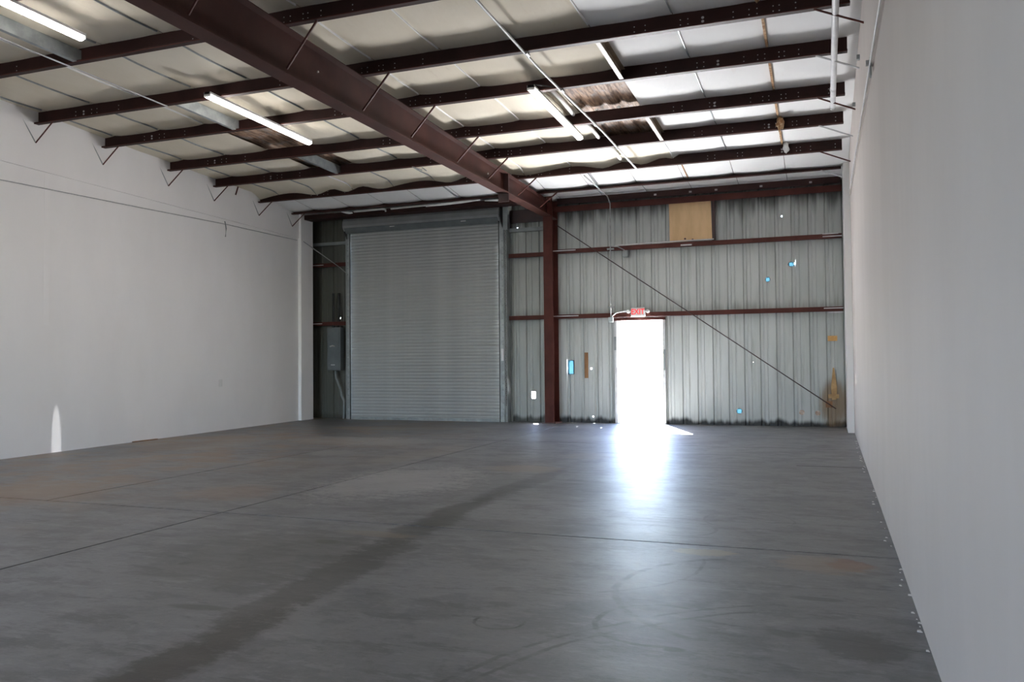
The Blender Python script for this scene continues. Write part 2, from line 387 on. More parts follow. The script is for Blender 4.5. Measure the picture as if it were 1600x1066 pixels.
# film patches taped outside over the holes
def patch_film(x, z, w, h, mat, name, lab, rnd=False):
    bm = bmesh.new()
    if rnd: prism(bm, [(x + w * math.cos(t * PI / 8), z + h * math.sin(t * PI / 8)) for t in range(16)], 'y', D - .002, D - .001)
    else: box(bm, x - w, D - .002, z - h, x + w, D - .001, z + h)
    o = link(name, bm, mat, wb); o['label'] = lab; return o
patch_film(-.46, 3.15, .06, .05, M_blue, 'film_patch', 'blue film over the upper round leak hole', True)
patch_film(-.90, 2.87, .05, .05, M_blue, 'film_patch', 'blue film over the lower round leak hole', True)
patch_film(-1.48, .28, .06, .055, M_blue, 'film_patch', 'bright blue film near the foot of the wall', True)
patch_film(-4.935, 1.17, .072, .15, M_blue, 'film_patch', 'blue film over the tall narrow opening by the column')

# ------------------------------------------------------------------ roof: deck, blankets
ce = struct(empty('ceiling'), 'low pitched metal roof lined with insulation blankets')
bm = bmesh.new()
nx = 300
for yi, (ya, yc) in enumerate([(YF, 5.), (5., D + .15)]):
    prev = None
    for i in range(nx + 1):
        X = -12.1 + i * (13.2 / nx); h = .022 * (1 if (i % 6) in (0, 1) else 0)
        a = bm.verts.new((X, ya, zb(ya) + PD + .05 + h)); b = bm.verts.new((X, yc, zb(yc) + PD + .05 + h))
        if prev: bm.faces.new((prev[0], a, b, prev[1]))
        prev = (a, b)
kid(ce, 'roof_deck', bm, M_deck)
bm = bmesh.new(); hexa(bm, [(-12.2, YF, zb(YF) + .30), (1.2, YF, zb(YF) + .30), (1.2, D + .4, zb(D) + .30), (-12.2, D + .4, zb(D) + .30), (-12.2, YF, zb(YF) + .36), (1.2, YF, zb(YF) + .36), (1.2, D + .4, zb(D) + .36), (-12.2, D + .4, zb(D) + .36)])
kid(ce, 'roof_sheet', bm, M_deck)
seams = [-11.45, -10.55, -9.63, -8.76, -7.84, -6.93, -6.01, -5.08, -4.17, -3.23, -2.33, -1.41, -.50, .62]
edges = [YF] + PY + [D]
def sagz(x, y, i, droop):
    # blanket height: high over the bay, pinched at the purlins, hanging lower on the near side of the dirty bays
    a, b = edges[i], edges[i + 1]; t = (y - a) / (b - a)
    z = zb(y) + PD - .012 - .022 * math.sin(PI * t) ** .8
    n_ = noise.noise(Vector((x * 1.3, y * .9, 0)))
    z += .018 * n_ * math.sin(PI * t)
    if i == 8 and x < -2.3:       # bay in front of the last full purlin: scalloped edge
        w = max(0, (t - .8) / .2) ** 1.5
        sc = .5 + .5 * math.sin(x * 6.2 + 1.5 * math.sin(x * 2.1))
        z -= w * (.035 + .085 * sc)
    elif i in (5, 6, 7) and x < -2.3: z -= .02 * max(0, (t - .8) / .2)
    if i == 9: z -= .13 * t ** 1.5
    if i == 10: z = zb(y) + .045 + .05 * math.sin(PI * t) + (0.03 * t)
    return z
def blanket(xa, xb, i0, i1, mat, skip=()):
    bm = bmesh.new()
    NXs = 8
    for i in range(i0, i1):
        if i in skip: continue
        a, b = edges[i], edges[i + 1]; n = 10 if i > 2 else 4
        grid = []
        for j in range(n + 1):
            y = a + (b - a) * (j / n) * .998 + .001; row = []
            for k in range(NXs + 1):
                x = xa + .004 + (xb - xa - .008) * k / NXs
                q = abs(2 * k / NXs - 1)
                z = sagz(x, y, i, 0) + .02 * q ** 4 * (1 if i != 8 or j < n else 0)
                row.append(bm.verts.new((x, y, z)))
            grid.append(row)
        for r0, r1 in zip(grid, grid[1:]):
            for k in range(NXs): bm.faces.new((r0[k], r0[k + 1], r1[k + 1], r1[k]))
    o = kid(ce, 'insulation_blanket', bm, mat, smooth=True); return o
for a, b in zip(seams, seams[1:]):
    torn = (6, 7) if a in (-3.23, -8.76) else ()
    i0s = 0
    blanket(a, b, 0, 9, M_clean if a > -2.4 else M_cream, torn)
    o = blanket(a, b, 9, 11, M_clean)
# tape tabs along the seams
def tabs(X, i0, i1, mat, drop=.010, skip=(), name='seam_tape', w=.006):
    bm = bmesh.new()
    for i in range(i0, i1):
        if i in skip: continue
        a, b = edges[i], edges[i + 1]; n = 8
        for j in range(n):
            y0 = a + .06 + (b - a - .12) * j / n; y1 = a + .06 + (b - a - .12) * (j + 1) / n
            z0 = sagz(X, y0, i, 0) + .02; z1 = sagz(X, y1, i, 0) + .02
            hexa(bm, [(X - w, y0, z0 - drop - .012), (X + w, y0, z0 - drop - .012), (X + w, y1, z1 - drop - .012), (X - w, y1, z1 - drop - .012), (X - w, y0, z0), (X + w, y0, z0), (X + w, y1, z1), (X - w, y1, z1)])
    return kid(ce, name, bm, mat)
for X in seams[1:-1]:
    if X == -.50: tabs(X, 2, 9, M_foam, .02, (), 'seam_tape', .014)
    else: tabs(X, 2, 9, M_galv if X in (-1.41, -6.93, -7.84, -9.63, -3.23, -10.55) else M_clean, .008, (6, 7) if X in (-3.23, -2.33, -8.76, -7.84) else ())
for X in (-7.0, -4.0, -2.24):
    o = tabs(X, 9, 10, M_bwood if X == -2.24 else M_greyp, .014, (), 'seam_tape', .012)
# torn facing edges beside the open patch
for (ya, yc, X, w) in ((10.3, 11.5, -3.30, .05), (11.8, 12.75, -3.24, .045), (13.05, 14.1, -3.2, .05)):
    bm = bmesh.new(); tube(bm, [(X, ya, zb(ya) + .15), (X + .02, (ya + yc) / 2, zb(ya) + .13), (X + .01, yc, zb(yc) + .13)], w * .6, 7)
    kid(ce, 'torn_facing', bm, M_clean, smooth=True)
bm = bmesh.new(); tube(bm, [(-3.42, 10.3, zb(10.3) + .17), (-3.42, 11.5, zb(11.5) + .15)], .03, 7); kid(ce, 'torn_facing', bm, M_cream, smooth=True)

# ------------------------------------------------------------------ purlins
ordn = {2: 'just above the top edge of the photograph, over the first lamp', 3: 'crossing the top left corner in front of all others seen', 4: 'second from the top left corner, over the near end of the twin lamp',
        5: 'third from the top left, crossing over the middle of the twin lamp', 6: 'at the near edge of the lower brown bare patch, middle of the roof', 7: 'at the far end of the single lamp, with a foam tuft on it',
        8: 'with scalloped insulation hanging over it, before the pale back bay', 9: 'thin and mostly hidden by pale insulation, nearest the back wall', 0: 'over the camera', 1: 'ahead of the camera overhead'}
def hole_bm(xs, y, zrow, r):
    bm = bmesh.new()
    for X in xs:
        for z in zrow: prism(bm, [(X + r * math.cos(t * PI / 4), z + r * .9 * math.sin(t * PI / 4)) for t in range(8)], 'y', y - .0062, y - .0045)
    return bm
for i, y in enumerate(PY):
    z0 = zb(y); x0, x1 = XL(y) + .02, XR(y) - .14
    o = empty('roof_purlin', ((x0 + x1) / 2, y, z0)); tag(o, 'dark purlin ' + ordn[i], 'purlin', 'roof purlins')
    hh = PD - .01
    sec = thick([(y - .075, z0 + .022), (y - .075, z0 + .003), (y, z0 + .003), (y, z0 + hh), (y + .06, z0 + hh), (y + .06, z0 + hh - .02)], .006)
    kid(o, 'beam', Prism(sec, 'x', x0, x1), M_purlin)
    # lighter lip edge
    kid(o, 'lip', Box(x0, y - .0795, z0 + .0, x1, y - .0782, z0 + .008), M_maroon)
    if i >= 3 and i < 9:
        h0 = random.uniform(-.15, .15)
        xs = [c0 + dx for c0 in (-5.35 + h0, -.75 + h0 * .5) for dx in (-1.05, -.93, -.55, -.47, .0, .16, .24, .40, .46, .62, 1.0) if x0 < c0 + dx < x1 - .1]
        xs += [-9.6 + dx + h0 for dx in (-.3, 0, .1, .5)]
        kid(o, 'punched_holes', hole_bm(xs, y, (z0 + .06, z0 + .115), .0075), M_hole)['kind'] = 'stuff'
        xs2 = [-5.5 + h0, -.95 + h0 * 3, -9.75 + h0]
        for q in xs2:
            for zz in (.065, .105): kid(o, 'bolt_hole', hole_bm([q], y, (z0 + zz,), .016), M_hole)
    if i >= 2 and i < 10:
        # end braces at the walls and at the rafter
        nB = kid(o, 'end_brace', Tube([(x1 - .34, y - .05, z0 + .0), (XR(y) - .01, y - .02, z0 - .20)], .011, 6), M_wcond if i % 2 else M_maroon)
        kid(o, 'end_brace', Tube([(XL(y) + .36, y - .05, z0), (XL(y) + .03, y - .05, z0 - .27)], .010, 6), M_maroon)
        kid(o, 'brace_strap', Tube([(XL(y) + .03, y - .05, z0 - .27), (XL(y) + .03, y - .28, z0 + .04)], .009, 6), M_galv)
        if i < 9 or True:
            kid(o, 'rafter_brace', Tube([(-4.83, y - .04, z0 + .0), (-5.19, y - .06, 4.40)], .013, 6), M_maroon)
            kid(o, 'rafter_brace', Tube([(-5.77, y - .04, z0 + .0), (-5.41, y - .06, 4.40)], .013, 6), M_maroon)

# ------------------------------------------------------------------ rafter and column
ra = empty('roof_rafter', (-5.3, 16.4, 4.35)); tag(ra, 'deep maroon steel rafter running from the column toward the camera under the purlins', 'beam')
def zr(y): return 4.365
y0_, y1_ = YF + .1, 16.42
kid(ra, 'bottom_flange', Box(-5.405, y0_, 4.355, -5.195, y1_, 4.37), M_rafter)
bm = bmesh.new(); hexa(bm, [(-5.304, y0_, 4.37), (-5.296, y0_, 4.37), (-5.296, y1_, 4.37), (-5.304, y1_, 4.37), (-5.304, y0_, zb(y0_) - .012), (-5.296, y0_, zb(y0_) - .012), (-5.296, y1_, zb(y1_) - .012), (-5.304, y1_, zb(y1_) - .012)])
kid(ra, 'web', bm, M_rafter)
bm = bmesh.new(); hexa(bm, [(-5.40, y0_, zb(y0_) - .012), (-5.2, y0_, zb(y0_) - .012), (-5.2, y1_, zb(y1_) - .012), (-5.40, y1_, zb(y1_) - .012), (-5.40, y0_, zb(y0_) - .002), (-5.2, y0_, zb(y0_) - .002), (-5.2, y1_, zb(y1_) - .002), (-5.40, y1_, zb(y1_) - .002)])
kid(ra, 'top_flange', bm, M_rafter)
kid(ra, 'splice_plate', Box(-5.40, 13.87, 4.20, -5.20, 13.90, zb(13.9) - .012), M_blackpaint)
kid(ra, 'bolt', Prism([(4.75 * 0 + 7.95 + .012 * math.cos(t * PI / 3), 4.62 + .012 * math.sin(t * PI / 3)) for t in range(6)], 'x', -5.297, -5.28), M_hole)
kid(ra, 'bolt', Prism([(13.1 + .016 * math.cos(t * PI / 3), 4.55 + .016 * math.sin(t * PI / 3)) for t in range(6)], 'x', -5.297, -5.28), M_hole)
co = empty('steel_column', (-5.27, 16.6, 0)); tag(co, 'maroon steel column against the back wall between the roller door and the exit doorway', 'column')
kid(co, 'front_flange', Box(-5.385, 16.42, .0, -5.185, 16.435, 4.85), M_maroon)
kid(co, 'web', Box(-5.290, 16.435, .0, -5.280, 16.80, 4.85), M_maroon)
kid(co, 'back_flange', Box(-5.385, 16.80, 0, -5.185, 16.815, 4.85), M_maroon)
kid(co, 'base_plate', Box(-5.44, 16.38, 0, -5.13, 16.84, .018), M_blackpaint)
kid(co, 'cap_plate', Box(-5.385, 16.435, 4.33, -5.185, 16.80, 4.345), M_blackpaint)

# ------------------------------------------------------------------ girts
def girt(xa, xb, z, lab, ends=()):
    o = empty('girt', ((xa + xb) / 2, D - .1, z)); tag(o, lab, 'girt', 'wall girts')
    sec = thick([(D - .195, z + .0), (D - .2, z + .085), (D - .005, z + .085)], .006)
    kid(o, 'beam', Prism(sec, 'x', xa, xb), M_maroon)
    kid(o, 'outer_flange', Prism(thick([(D - .008, z + .085), (D - .008, z + .02)], .005), 'x', xa, xb), M_purlin)
    kid(o, 'lower_lip', Box(xa, D - .197, z - .002, xb, D - .17, z + .002), M_purlin)
    for (a, b, h) in ends: kid(o, 'overspray_clip', Box(a, D - .212, z + h, b, D - .203, z + h + .018), M_wcond)
    return o
girt(-5.18, .46, 3.585, 'upper maroon wall girt right of the column, with pale conduit on it', ((-5.25, -4.75, .05), (.12, .47, .03), (.12, .4, .08)))
girt(-5.18, .46, 2.20, 'maroon wall girt right of the column, passing over the exit doorway', ((-5.25, -4.7, .045), (.12, .47, .05), (.2, .47, -.03)))
girt(-6.26, -5.39, 3.55, 'short upper maroon girt between roller door and column')
girt(-6.26, -5.39, 2.20, 'short middle maroon girt between roller door and column')
girt(-11.6, -10.33, 3.58, 'upper girt stub left of the roller door', ((-11.3, -10.95, .04),))
girt(-11.6, -10.33, 2.19, 'lower girt stub left of the roller door, above the grey switch box', ((-11.3, -10.99, .04),))
# eave strut and angle
o = empty('eave_strut', (-2.4, 16.7, 4.46)); tag(o, 'maroon eave strut along the top of the back wall right of the column', 'beam')
kid(o, 'lower_channel', Prism(thick([(D - .22, 4.50), (D - .24, 4.46), (D - .24, 4.58), (D - .02, 4.58)], .008), 'x', -5.18, .47), M_maroon)
kid(o, 'upper_angle', Prism(thick([(D - .36, 4.60), (D - .36, 4.72), (D - .3, 4.72)], .008), 'x', -5.1, .45), M_purlin)
for X in (-3.05, -2.35, -1.85, -1.0, -.1): kid(o, 'clip', Box(X, D - .372, 4.63, X + .05, D - .362, 4.665), M_hole)
o = empty('eave_strut', (-8.2, 16.7, 4.60)); tag(o, 'maroon eave strut above the roller door hood', 'beam')
kid(o, 'channel', Prism(thick([(D - .9, 4.70), (D - .9, 4.60), (D - .6, 4.60)], .008), 'x', -11.0, -5.42), M_purlin)

# ------------------------------------------------------------------ roller door (door_1)
rd = struct(empty('door_1', (-8.3, 16.7, 0)), 'closed grey steel roll-up door with hood')
xa, xb = -10.165, -6.43
slat = None; sh = .0725
zc = .055; k = 0
sp = [(16.60 + dy, dz) for dy, dz in ((0, 0), (-.004, .006), (-.016, .02), (-.019, .036), (-.016, .052), (-.004, .066), (0, .0735))]
sec = thick(sp, .003)
me0 = None
while zc + sh < 4.42:
    if me0 is None:
        o = kid(rd, 'slat', Prism(sec, 'x', xa, xb), M_slat, smooth=False); me0 = o.data; off = zc
        o.location = (0, 0, zc)
        first = o
    else:
        o = first.copy(); COL.objects.link(o); o.location = (0, 0, zc)
    zc += sh
kid(rd, 'bottom_bar', Box(xa - .03, 16.575, 0, xb + .03, 16.66, .062), M_galv, bevel=.004)
for (a, b, nm) in ((-10.235, -10.145, 0), (-6.45, -6.335, 1)):
    gbm = bmesh.new(); box(gbm, a, 16.555, 0, b, 16.570, 4.36); box(gbm, a if nm == 0 else b - .012, 16.57, 0, a + .012 if nm == 0 else b, 16.66, 4.36)
    gr = kid(rd, 'guide_rail', gbm, M_galv)
    z = .12
    bb = bmesh.new()
    while z < 4.3:
        xc = (a + .022) if nm == 0 else (b - .03)
        box(bb, xc - .012, 16.545, z, xc + .012, 16.555, z + .03); z += .14
    kid(rd, 'guide_bolts', bb, M_greyp)
    kid(rd, 'guide_seal', Box((b - .018) if nm == 0 else a, 16.545, 0, b if nm == 0 else a + .018, 16.556, 4.36), M_dark)
kid(rd, 'frame_angle', Box(-6.335, 16.60, 0, -6.285, D - .01, 4.5), M_greyp)
kid(rd, 'frame_angle', Box(-10.30, 16.60, 0, -10.235, D - .01, 4.5), M_greyp)
for q in ((-10.34, -10.22, 4.4), (-6.36, -6.26, 4.4)): kid(rd, 'jamb_trim', Box(q[0], D - .04, 0, q[1], D + .06, q[2]), M_greyp)
kid(rd, 'jamb_trim', Box(-10.34, D - .04, 4.2, -6.26, D + .06, 4.4), M_greyp)
# hood: rounded sheet over the coil
hp = []
cy, cz, rr = 16.58, 4.50, .25
pts = [(16.40, 4.345), (16.355, 4.40), (16.33, 4.46), (16.34, 4.56), (16.38, 4.63), (16.45, 4.67), (16.70, 4.67)]
kid(rd, 'hood', Prism(thick(pts, .006), 'x', -10.22, -6.36), M_hood)
kid(rd, 'hood_shade_band', Prism(thick([(16.44, 4.29), (16.400, 4.33), (16.342, 4.402)], .012), 'x', -10.18, -6.40), M_band)  # teal band under the hood, coloured darker for the shade there
bm = bmesh.new(); prism(bm, [(16.57 + .16 * math.cos(t * PI / 10), 4.52 + .16 * math.sin(t * PI / 10)) for t in range(20)], 'x', -10.16, -6.42)
kid(rd, 'door_coil', bm, M_slat, smooth=False)
epl = [(16.35, 4.44), (16.37, 4.62), (16.45, 4.68), (16.80, 4.68), (16.80, 4.12), (16.62, 4.12)]
for xx, mt in ((-10.25, M_dark), (-6.36, M_dark)): kid(rd, 'hood_bracket', Prism(epl, 'x', xx, xx + .02), mt)
kid(rd, 'bracket_arm', Box(-6.31, 16.45, 4.14, -6.20, 16.5, 4.66), M_greyp, bevel=.01)
for X in (-9.0, -7.25): kid(rd, 'hood_clip', Box(X, 16.35, 4.365, X + .12, 16.362, 4.38), M_wcond)
kid(rd, 'lock_plate', Box(-6.40, 16.535, 1.32, -6.345, 16.55, 1.58), M_wcond)
# hand chain
cb = bmesh.new(); z = 4.25; i = 0
while z > .35:
    tube(cb, [(-6.285 + (0.006 if i % 2 else 0), 16.52, z), (-6.285 + (0.006 if i % 2 else 0), 16.52, z - .035)], .006, 5); z -= .042; i += 1
kid(rd, 'hand_chain', cb, M_blackpaint)
# header beam and side channel behind
o = tag(link('header_beam', Box(-6.26, 16.72, 4.12, -5.40, 16.80, 4.20), M_greyp), 'grey steel header stub between roller door bracket and column', 'beam')
o = tag(link('header_beam', Box(-11.55, 16.72, 4.10, -10.33, 16.80, 4.17), M_greyp), 'grey steel header stub left of the roller door hood', 'beam')
o = tag(link('lining_board', Box(-6.26, 16.76, 4.32, -5.40, 16.80, 4.60), M_blackpaint), 'dark board in the corner between hood bracket and rafter', 'board')

# ------------------------------------------------------------------ exit doorway (door_2)
ed = struct(empty('door_2', (-3.44, 16.8, 0)), 'open exit doorway with steel frame, daylight beyond')
XA, XB = -3.91, -2.965
kid(ed, 'jamb', Box(XA - .055, 16.78, 0, XA, 16.96, 2.13), M_wcond, bevel=.003)
kid(ed, 'jamb', Box(XB, 16.78, 0, XB + .055, 16.96, 2.13), M_wcond, bevel=.003)
kid(ed, 'head', Box(XA - .055, 16.78, 2.13, XB + .055, 16.96, 2.185), M_maroon, bevel=.003)
kid(ed, 'threshold', Box(XA, 16.80, 0, XB, 17.02, .012), M_galv)
for z in (.25, 1.05, 1.80): kid(ed, 'hinge', Box(XB - .006, 16.88, z, XB, 16.96, z + .11), M_galv)
kid(ed, 'strike_plate', Box(XA, 16.86, 1.0, XA + .004, 16.90, 1.14), M_galv)
kid(ed, 'jamb_guard', Box(XA - .062, 16.765, 1.52, XA - .008, 16.78, 1.80), M_greyp)
kid(ed, 'jamb_guard', Box(XA - .05, 16.765, 1.18, XA - .006, 16.78, 1.48), M_wcond)
kid(ed, 'jamb_guard', Box(XB + .012, 16.765, 1.10, XB + .055, 16.78, 1.52), M_greyp)
# door leaf swung flat against the outside
lf = kid(ed, 'door_leaf', Box(XB + .06, 17.0, .02, XB + .97, 17.045, 2.11), M_greyp, bevel=.003)

# ------------------------------------------------------------------ exit sign and its conduit
es = empty('exit_sign', (-3.44, 16.62, 2.29)); tag(es, 'small lit EXIT sign with two lamp heads over the exit doorway', 'exit sign')
kid(es, 'housing', Box(-3.575, 16.60, 2.20, -3.285, 16.66, 2.385), M_plast, bevel=.012)
kid(es, 'face_plate', Box(-3.55, 16.595, 2.215, -3.31, 16.6, 2.37), M_plast)
cu = bpy.data.curves.new('lettering', 'FONT'); cu.body = 'EXIT'; cu.size = .155; cu.extrude = .002; cu.align_x = 'CENTER'; cu.align_y = 'CENTER'; cu.space_character = 1.02; cu.offset = .003
to = bpy.data.objects.new('lettering', cu); COL.objects.link(to); to.rotation_euler = (PI / 2, 0, 0)
bpy.context.view_layer.update()
dg = bpy.context.evaluated_depsgraph_get(); me = bpy.data.meshes.new_from_object(to.evaluated_get(dg)); bpy.data.objects.remove(to)
me.transform(Matrix.Translation((-3.43, 16.592, 2.292)) @ Matrix.Rotation(PI / 2, 4, 'X') @ Matrix.Scale(.85, 4, (1, 0, 0)))
me.materials.clear(); me.materials.append(M_red)
lt = bpy.data.objects.new('lettering', me); COL.objects.link(lt); lt.parent = es; lt.matrix_parent_inverse = Matrix.Translation(-es.location); lt['label'] = 'red letters EXIT'
for X in (-3.63, -3.23):
    hb = bmesh.new(); prism(hb, [(X + .035 * math.cos(t * PI / 8), 2.305 + .035 * math.sin(t * PI / 8)) for t in range(16)], 'y', 16.575, 16.65)
    h = kid(es, 'lamp_head', hb, M_plast, bevel=.008)
    ab = bmesh.new(); box(ab, min(X, -3.43 + (X + 3.43) * .7), 16.62, 2.29, max(X, -3.43 + (X + 3.43) * .7), 16.64, 2.31); kid(es, 'lamp_arm', ab, M_plast)
fc = link('flexible_conduit', Tube([(-4.0, 16.66, 2.16), (-3.97, 16.65, 2.23), (-3.90, 16.64, 2.285), (-3.80, 16.64, 2.31), (-3.66, 16.64, 2.325)], .014), M_cond, smooth=True)
tag(fc, 'curved flexible conduit feeding the exit sign', 'conduit')
vc = empty('conduit', (-4.0, 16.66, 2.1)); tag(vc, 'thin grey conduit dropping from the eave down to the exit sign box', 'conduit')
kid(vc, 'pipe', Tube([(-3.93, 14.40, 4.675), (-3.97, 16.3, 4.66), (-3.98, 16.60, 4.56), (-3.985, 16.62, 4.45), (-4.0, 16.63, 2.15)], .013), M_cond, smooth=True)
kid(vc, 'junction_box', Box(-4.05, 16.60, 2.10, -3.95, 16.66, 2.2), M_galv, bevel=.006)
kid(vc, 'pipe_strap', Box(-4.06, 16.61, 3.60, -3.92, 16.65, 3.63), M_galv)
kid(vc, 'pipe_strap', Box(-4.06, 16.60, 2.40, -3.93, 16.64, 2.42), M_galv)
kid(vc, 'side_pipe', Tube([(-4.0, 16.64, 3.67), (-3.85, 16.64, 3.66), (-3.70, 16.66, 3.58)], .010), M_cond)
o = tag(link('small_fitting', Box(-3.75, 16.68, 3.44, -3.64, 16.80, 3.583), M_greyp, bevel=.008), 'small grey fitting hanging just below the upper girt, left of the plywood', 'fitting')
o = tag(link('girt_conduit', Tube([(-3.9, 16.655, 3.685), (-3.2, 16.655, 3.70), (-2.2, 16.655, 3.70), (-1.9, 16.655, 3.70)], .012), M_wcond, smooth=True), 'pale conduit lying on the upper girt below the plywood panel', 'conduit')
o = tag(link('loose_bracket', Box(-2.55, 16.63, 3.60, -2.33, 16.66, 3.625), M_wcond), 'pale loose bracket stuck on the upper girt under the plywood', 'bracket')

# ------------------------------------------------------------------ plywood, planks, patches, rust blocks
pw = empty('plywood_panel', (-2.37, 16.72, 3.68)); tag(pw, 'square tan plywood panel closing an opening above the upper girt', 'panel')
bm = bmesh.new(); hexa(bm, [(-2.775, 16.70, 3.685), (-1.935, 16.70, 3.70), (-1.935, 16.72, 3.70), (-2.775, 16.72, 3.685), (-2.785, 16.70, 4.50), (-1.955, 16.70, 4.52), (-1.955, 16.72, 4.52), (-2.785, 16.72, 4.50)])
kid(pw, 'board', bm, M_wood)
for X, z in ((-2.47, 3.745), (-2.32, 3.72)):
    kid(pw, 'knot_hole', Prism([(X + .022 * math.cos(t * PI / 5), z + .018 * math.sin(t * PI / 5)) for t in range(10)], 'y', 16.697, 16.70), M_blackpaint)
kid(pw, 'side_frame', Box(-1.94, 16.71, 3.69, -1.88, 16.80, 4.52), M_blackpaint)
tag(link('wood_strip', Box(-4.635, D - .018, .94, -4.555, D - .001, 1.48), M_bwood, bevel=.003), 'narrow upright brown wood strip on the wall left of the exit doorway', 'wood strip')
tag(link('timber_block', Box(.18, D - .04, 1.64, .35, D - .002, 1.74), simple('orange_timber', (.55, .30, .10), (.65, .40, .16), 8, .8)), 'small orange timber block high in the right corner', 'timber')
tg = empty('timber_stake', (.28, D, .5)); tag(tg, 'pointed tan timber stake with a crosspiece in the right corner', 'timber')
M_stake = simple('tan_stake_wood', (.36, .22, .10), (.50, .33, .16), 8, .85)
kid(tg, 'stake', Prism([(.235, .52), (.315, .52), (.33, .75), (.285, 1.13), (.26, 1.13), (.225, .75)], 'y', D - .05, D - .02), M_stake)
kid(tg, 'crosspiece', Box(.17, D - .07, .55, .36, D - .05, .625), M_stake)
for X, z, lab in ((-.31, .27, 'left one of two round patches low by the right corner, paler'), (-.02, .26, 'right one of two round patches low by the right corner, browner')):
    tag(link('round_patch', Prism([(X + .05 * math.cos(t * PI / 7), z + .05 * math.sin(t * PI / 7)) for t in range(14)], 'y', D - .012, D - .001), M_copper), lab, 'patch', 'round patches')
# diagonal brace rods
br = empty('brace_rod', (.3, 16.6, .33)); tag(br, 'long thin diagonal brace rod from the column top to the right corner', 'rod')
kid(br, 'rod', Tube([(-5.17, 16.62, 4.20), (.30, 16.62, .36)], .011, 6), M_blackpaint)
kid(br, 'anchor_plate', Box(.12, 16.64, .38, .24, 16.66, .50), simple('rusty_plate', (.2, .1, .05), (.3, .16, .08), 9, .8))
tag(link('brace_rod', Tube([(-11.02, 15.96, 4.10), (-10.5, 16.68, 3.55), (-10.34, 16.72, 3.4)], .010, 6), M_cond), 'short pale brace rod slanting in left of the roller door', 'rod')

# ------------------------------------------------------------------ switch box left of the roller door
sb = empty('switch_box', (-10.68, 16.7, 1.12)); tag(sb, 'grey electrical switch box left of the roller door', 'switch box')
kid(sb, 'body', Box(-10.80, 16.58, 1.13, -10.44, 16.74, 2.14), M_band, bevel=.008)
kid(sb, 'door', Box(-10.78, 16.566, 1.16, -10.46, 16.58, 2.12), M_band, bevel=.004)
kid(sb, 'handle', Tube([(-10.70, 16.55, 1.69), (-10.63, 16.54, 1.71), (-10.58, 16.55, 1.70)], .016), M_cond)
kid(sb, 'latch', Box(-10.68, 16.556, 1.25, -10.58, 16.567, 1.275), M_cond)
kid(sb, 'lower_conduit', Tube([(-10.62, 16.66, 1.13), (-10.60, 16.66, .95), (-10.50, 16.66, .72), (-10.46, 16.66, .55), (-10.38, 16.64, .42), (-10.36, 16.6, 0)], .028), M_greyp, smooth=True)
kid(sb, 'upper_conduit', Tube([(-10.70, 16.70, 2.14), (-10.70, 16.70, 2.95)], .03), M_dark)
kid(sb, 'upper_conduit', Tube([(-10.55, 16.70, 2.14), (-10.55, 16.70, 2.95)], .03), M_dark)

# ------------------------------------------------------------------ debris along the top of the roller door
o = tag(link('white_pipe', Tube([(-8.62, 15.72, 4.635), (-7.42, 15.72, 4.655)], .02), M_wcond, smooth=True), 'straight white pipe lying along the thin purlin above the roller door', 'pipe')
o = tag(link('pipe_elbow', Tube([(-9.55, 15.74, 4.645), (-8.85, 15.74, 4.650), (-8.76, 15.74, 4.635), (-8.75, 15.73, 4.59)], .022), M_wcond, smooth=True), 'white pipe with a bent elbow left of the straight pipe above the roller door', 'pipe')
def flap(name, pts, lab, mat, w=.05, cat='insulation scrap'):
    bm = bmesh.new(); n = len(pts); A = []; B = []
    for i, p in enumerate(pts):
        k = math.sin(PI * (i + .4) / n); A.append(bm.verts.new(p)); B.append(bm.verts.new((p[0], p[1] + .01, p[2] - w * k)))
    for i in range(n - 1): bm.faces.new((A[i], A[i + 1], B[i + 1], B[i]))
    o = link(name, bm, mat, smooth=True); s = o.modifiers.new('s', 'SOLIDIFY'); s.thickness = .006; tag(o, lab, cat, 'insulation scraps'); return o
flap('insulation_scrap', [(-9.85, 15.7, 4.66), (-9.7, 15.66, 4.64), (-9.6, 15.62, 4.62), (-9.5, 15.6, 4.60)], 'small white insulation scrap above the left end of the hood', M_clean, .045)
flap('insulation_scrap', [(-7.75, 15.66, 4.62), (-7.3, 15.64, 4.65), (-6.9, 15.66, 4.67), (-6.5, 15.66, 4.67)], 'long greyish insulation flap hanging above the middle of the hood', M_clean, .055)
flap('insulation_scrap', [(-6.4, 15.66, 4.64), (-6.1, 15.62, 4.63), (-5.8, 15.6, 4.64)], 'pale insulation scrap next to the rafter above the hood', M_clean, .04)
# torn foam tuft and flap on the right half of the roof
def lump(name, c, r, mat, lab, seed, cat='insulation scrap'):
    bm = bmesh.new(); bmesh.ops.create_icosphere(bm, subdivisions=3, radius=1)
    for v in bm.verts:
        n_ = noise.noise(v.co * 2.2 + Vector((seed, 0, 0))); v.co = Vector((v.co.x * r[0], v.co.y * r[1], v.co.z * r[2])) * (1 + .55 * n_) + Vector(c)
    o = link(name, bm, mat, smooth=True); tag(o, lab, cat, 'insulation scraps'); return o
lump('foam_tuft', (-.47, 12.80, zb(12.8) + .07), (.055, .05, .10), M_foam, 'rust coloured foam tuft hanging over a purlin near the right wall', 3)
lump('foam_tuft', (-.52, 8.62, zb(8.6) + .15), (.03, .08, .05), M_foam, 'small brown foam tuft beside the purlin at the upper right', 8)
lump('foam_tuft', (-.44, 14.3, zb(14.3) + .10), (.045, .03, .09), M_clean, 'white insulation tuft drooping over the purlin near the right wall', 5)
for X, q in ((-2.95, 'left'), (-2.62, 'right')): lump('foam_tuft', (X, 11.52, zb(11.6) + .17), (.03, .02, .015), M_clean, '%s one of two tiny white scraps on the purlin under the brown bare patch' % q, X)
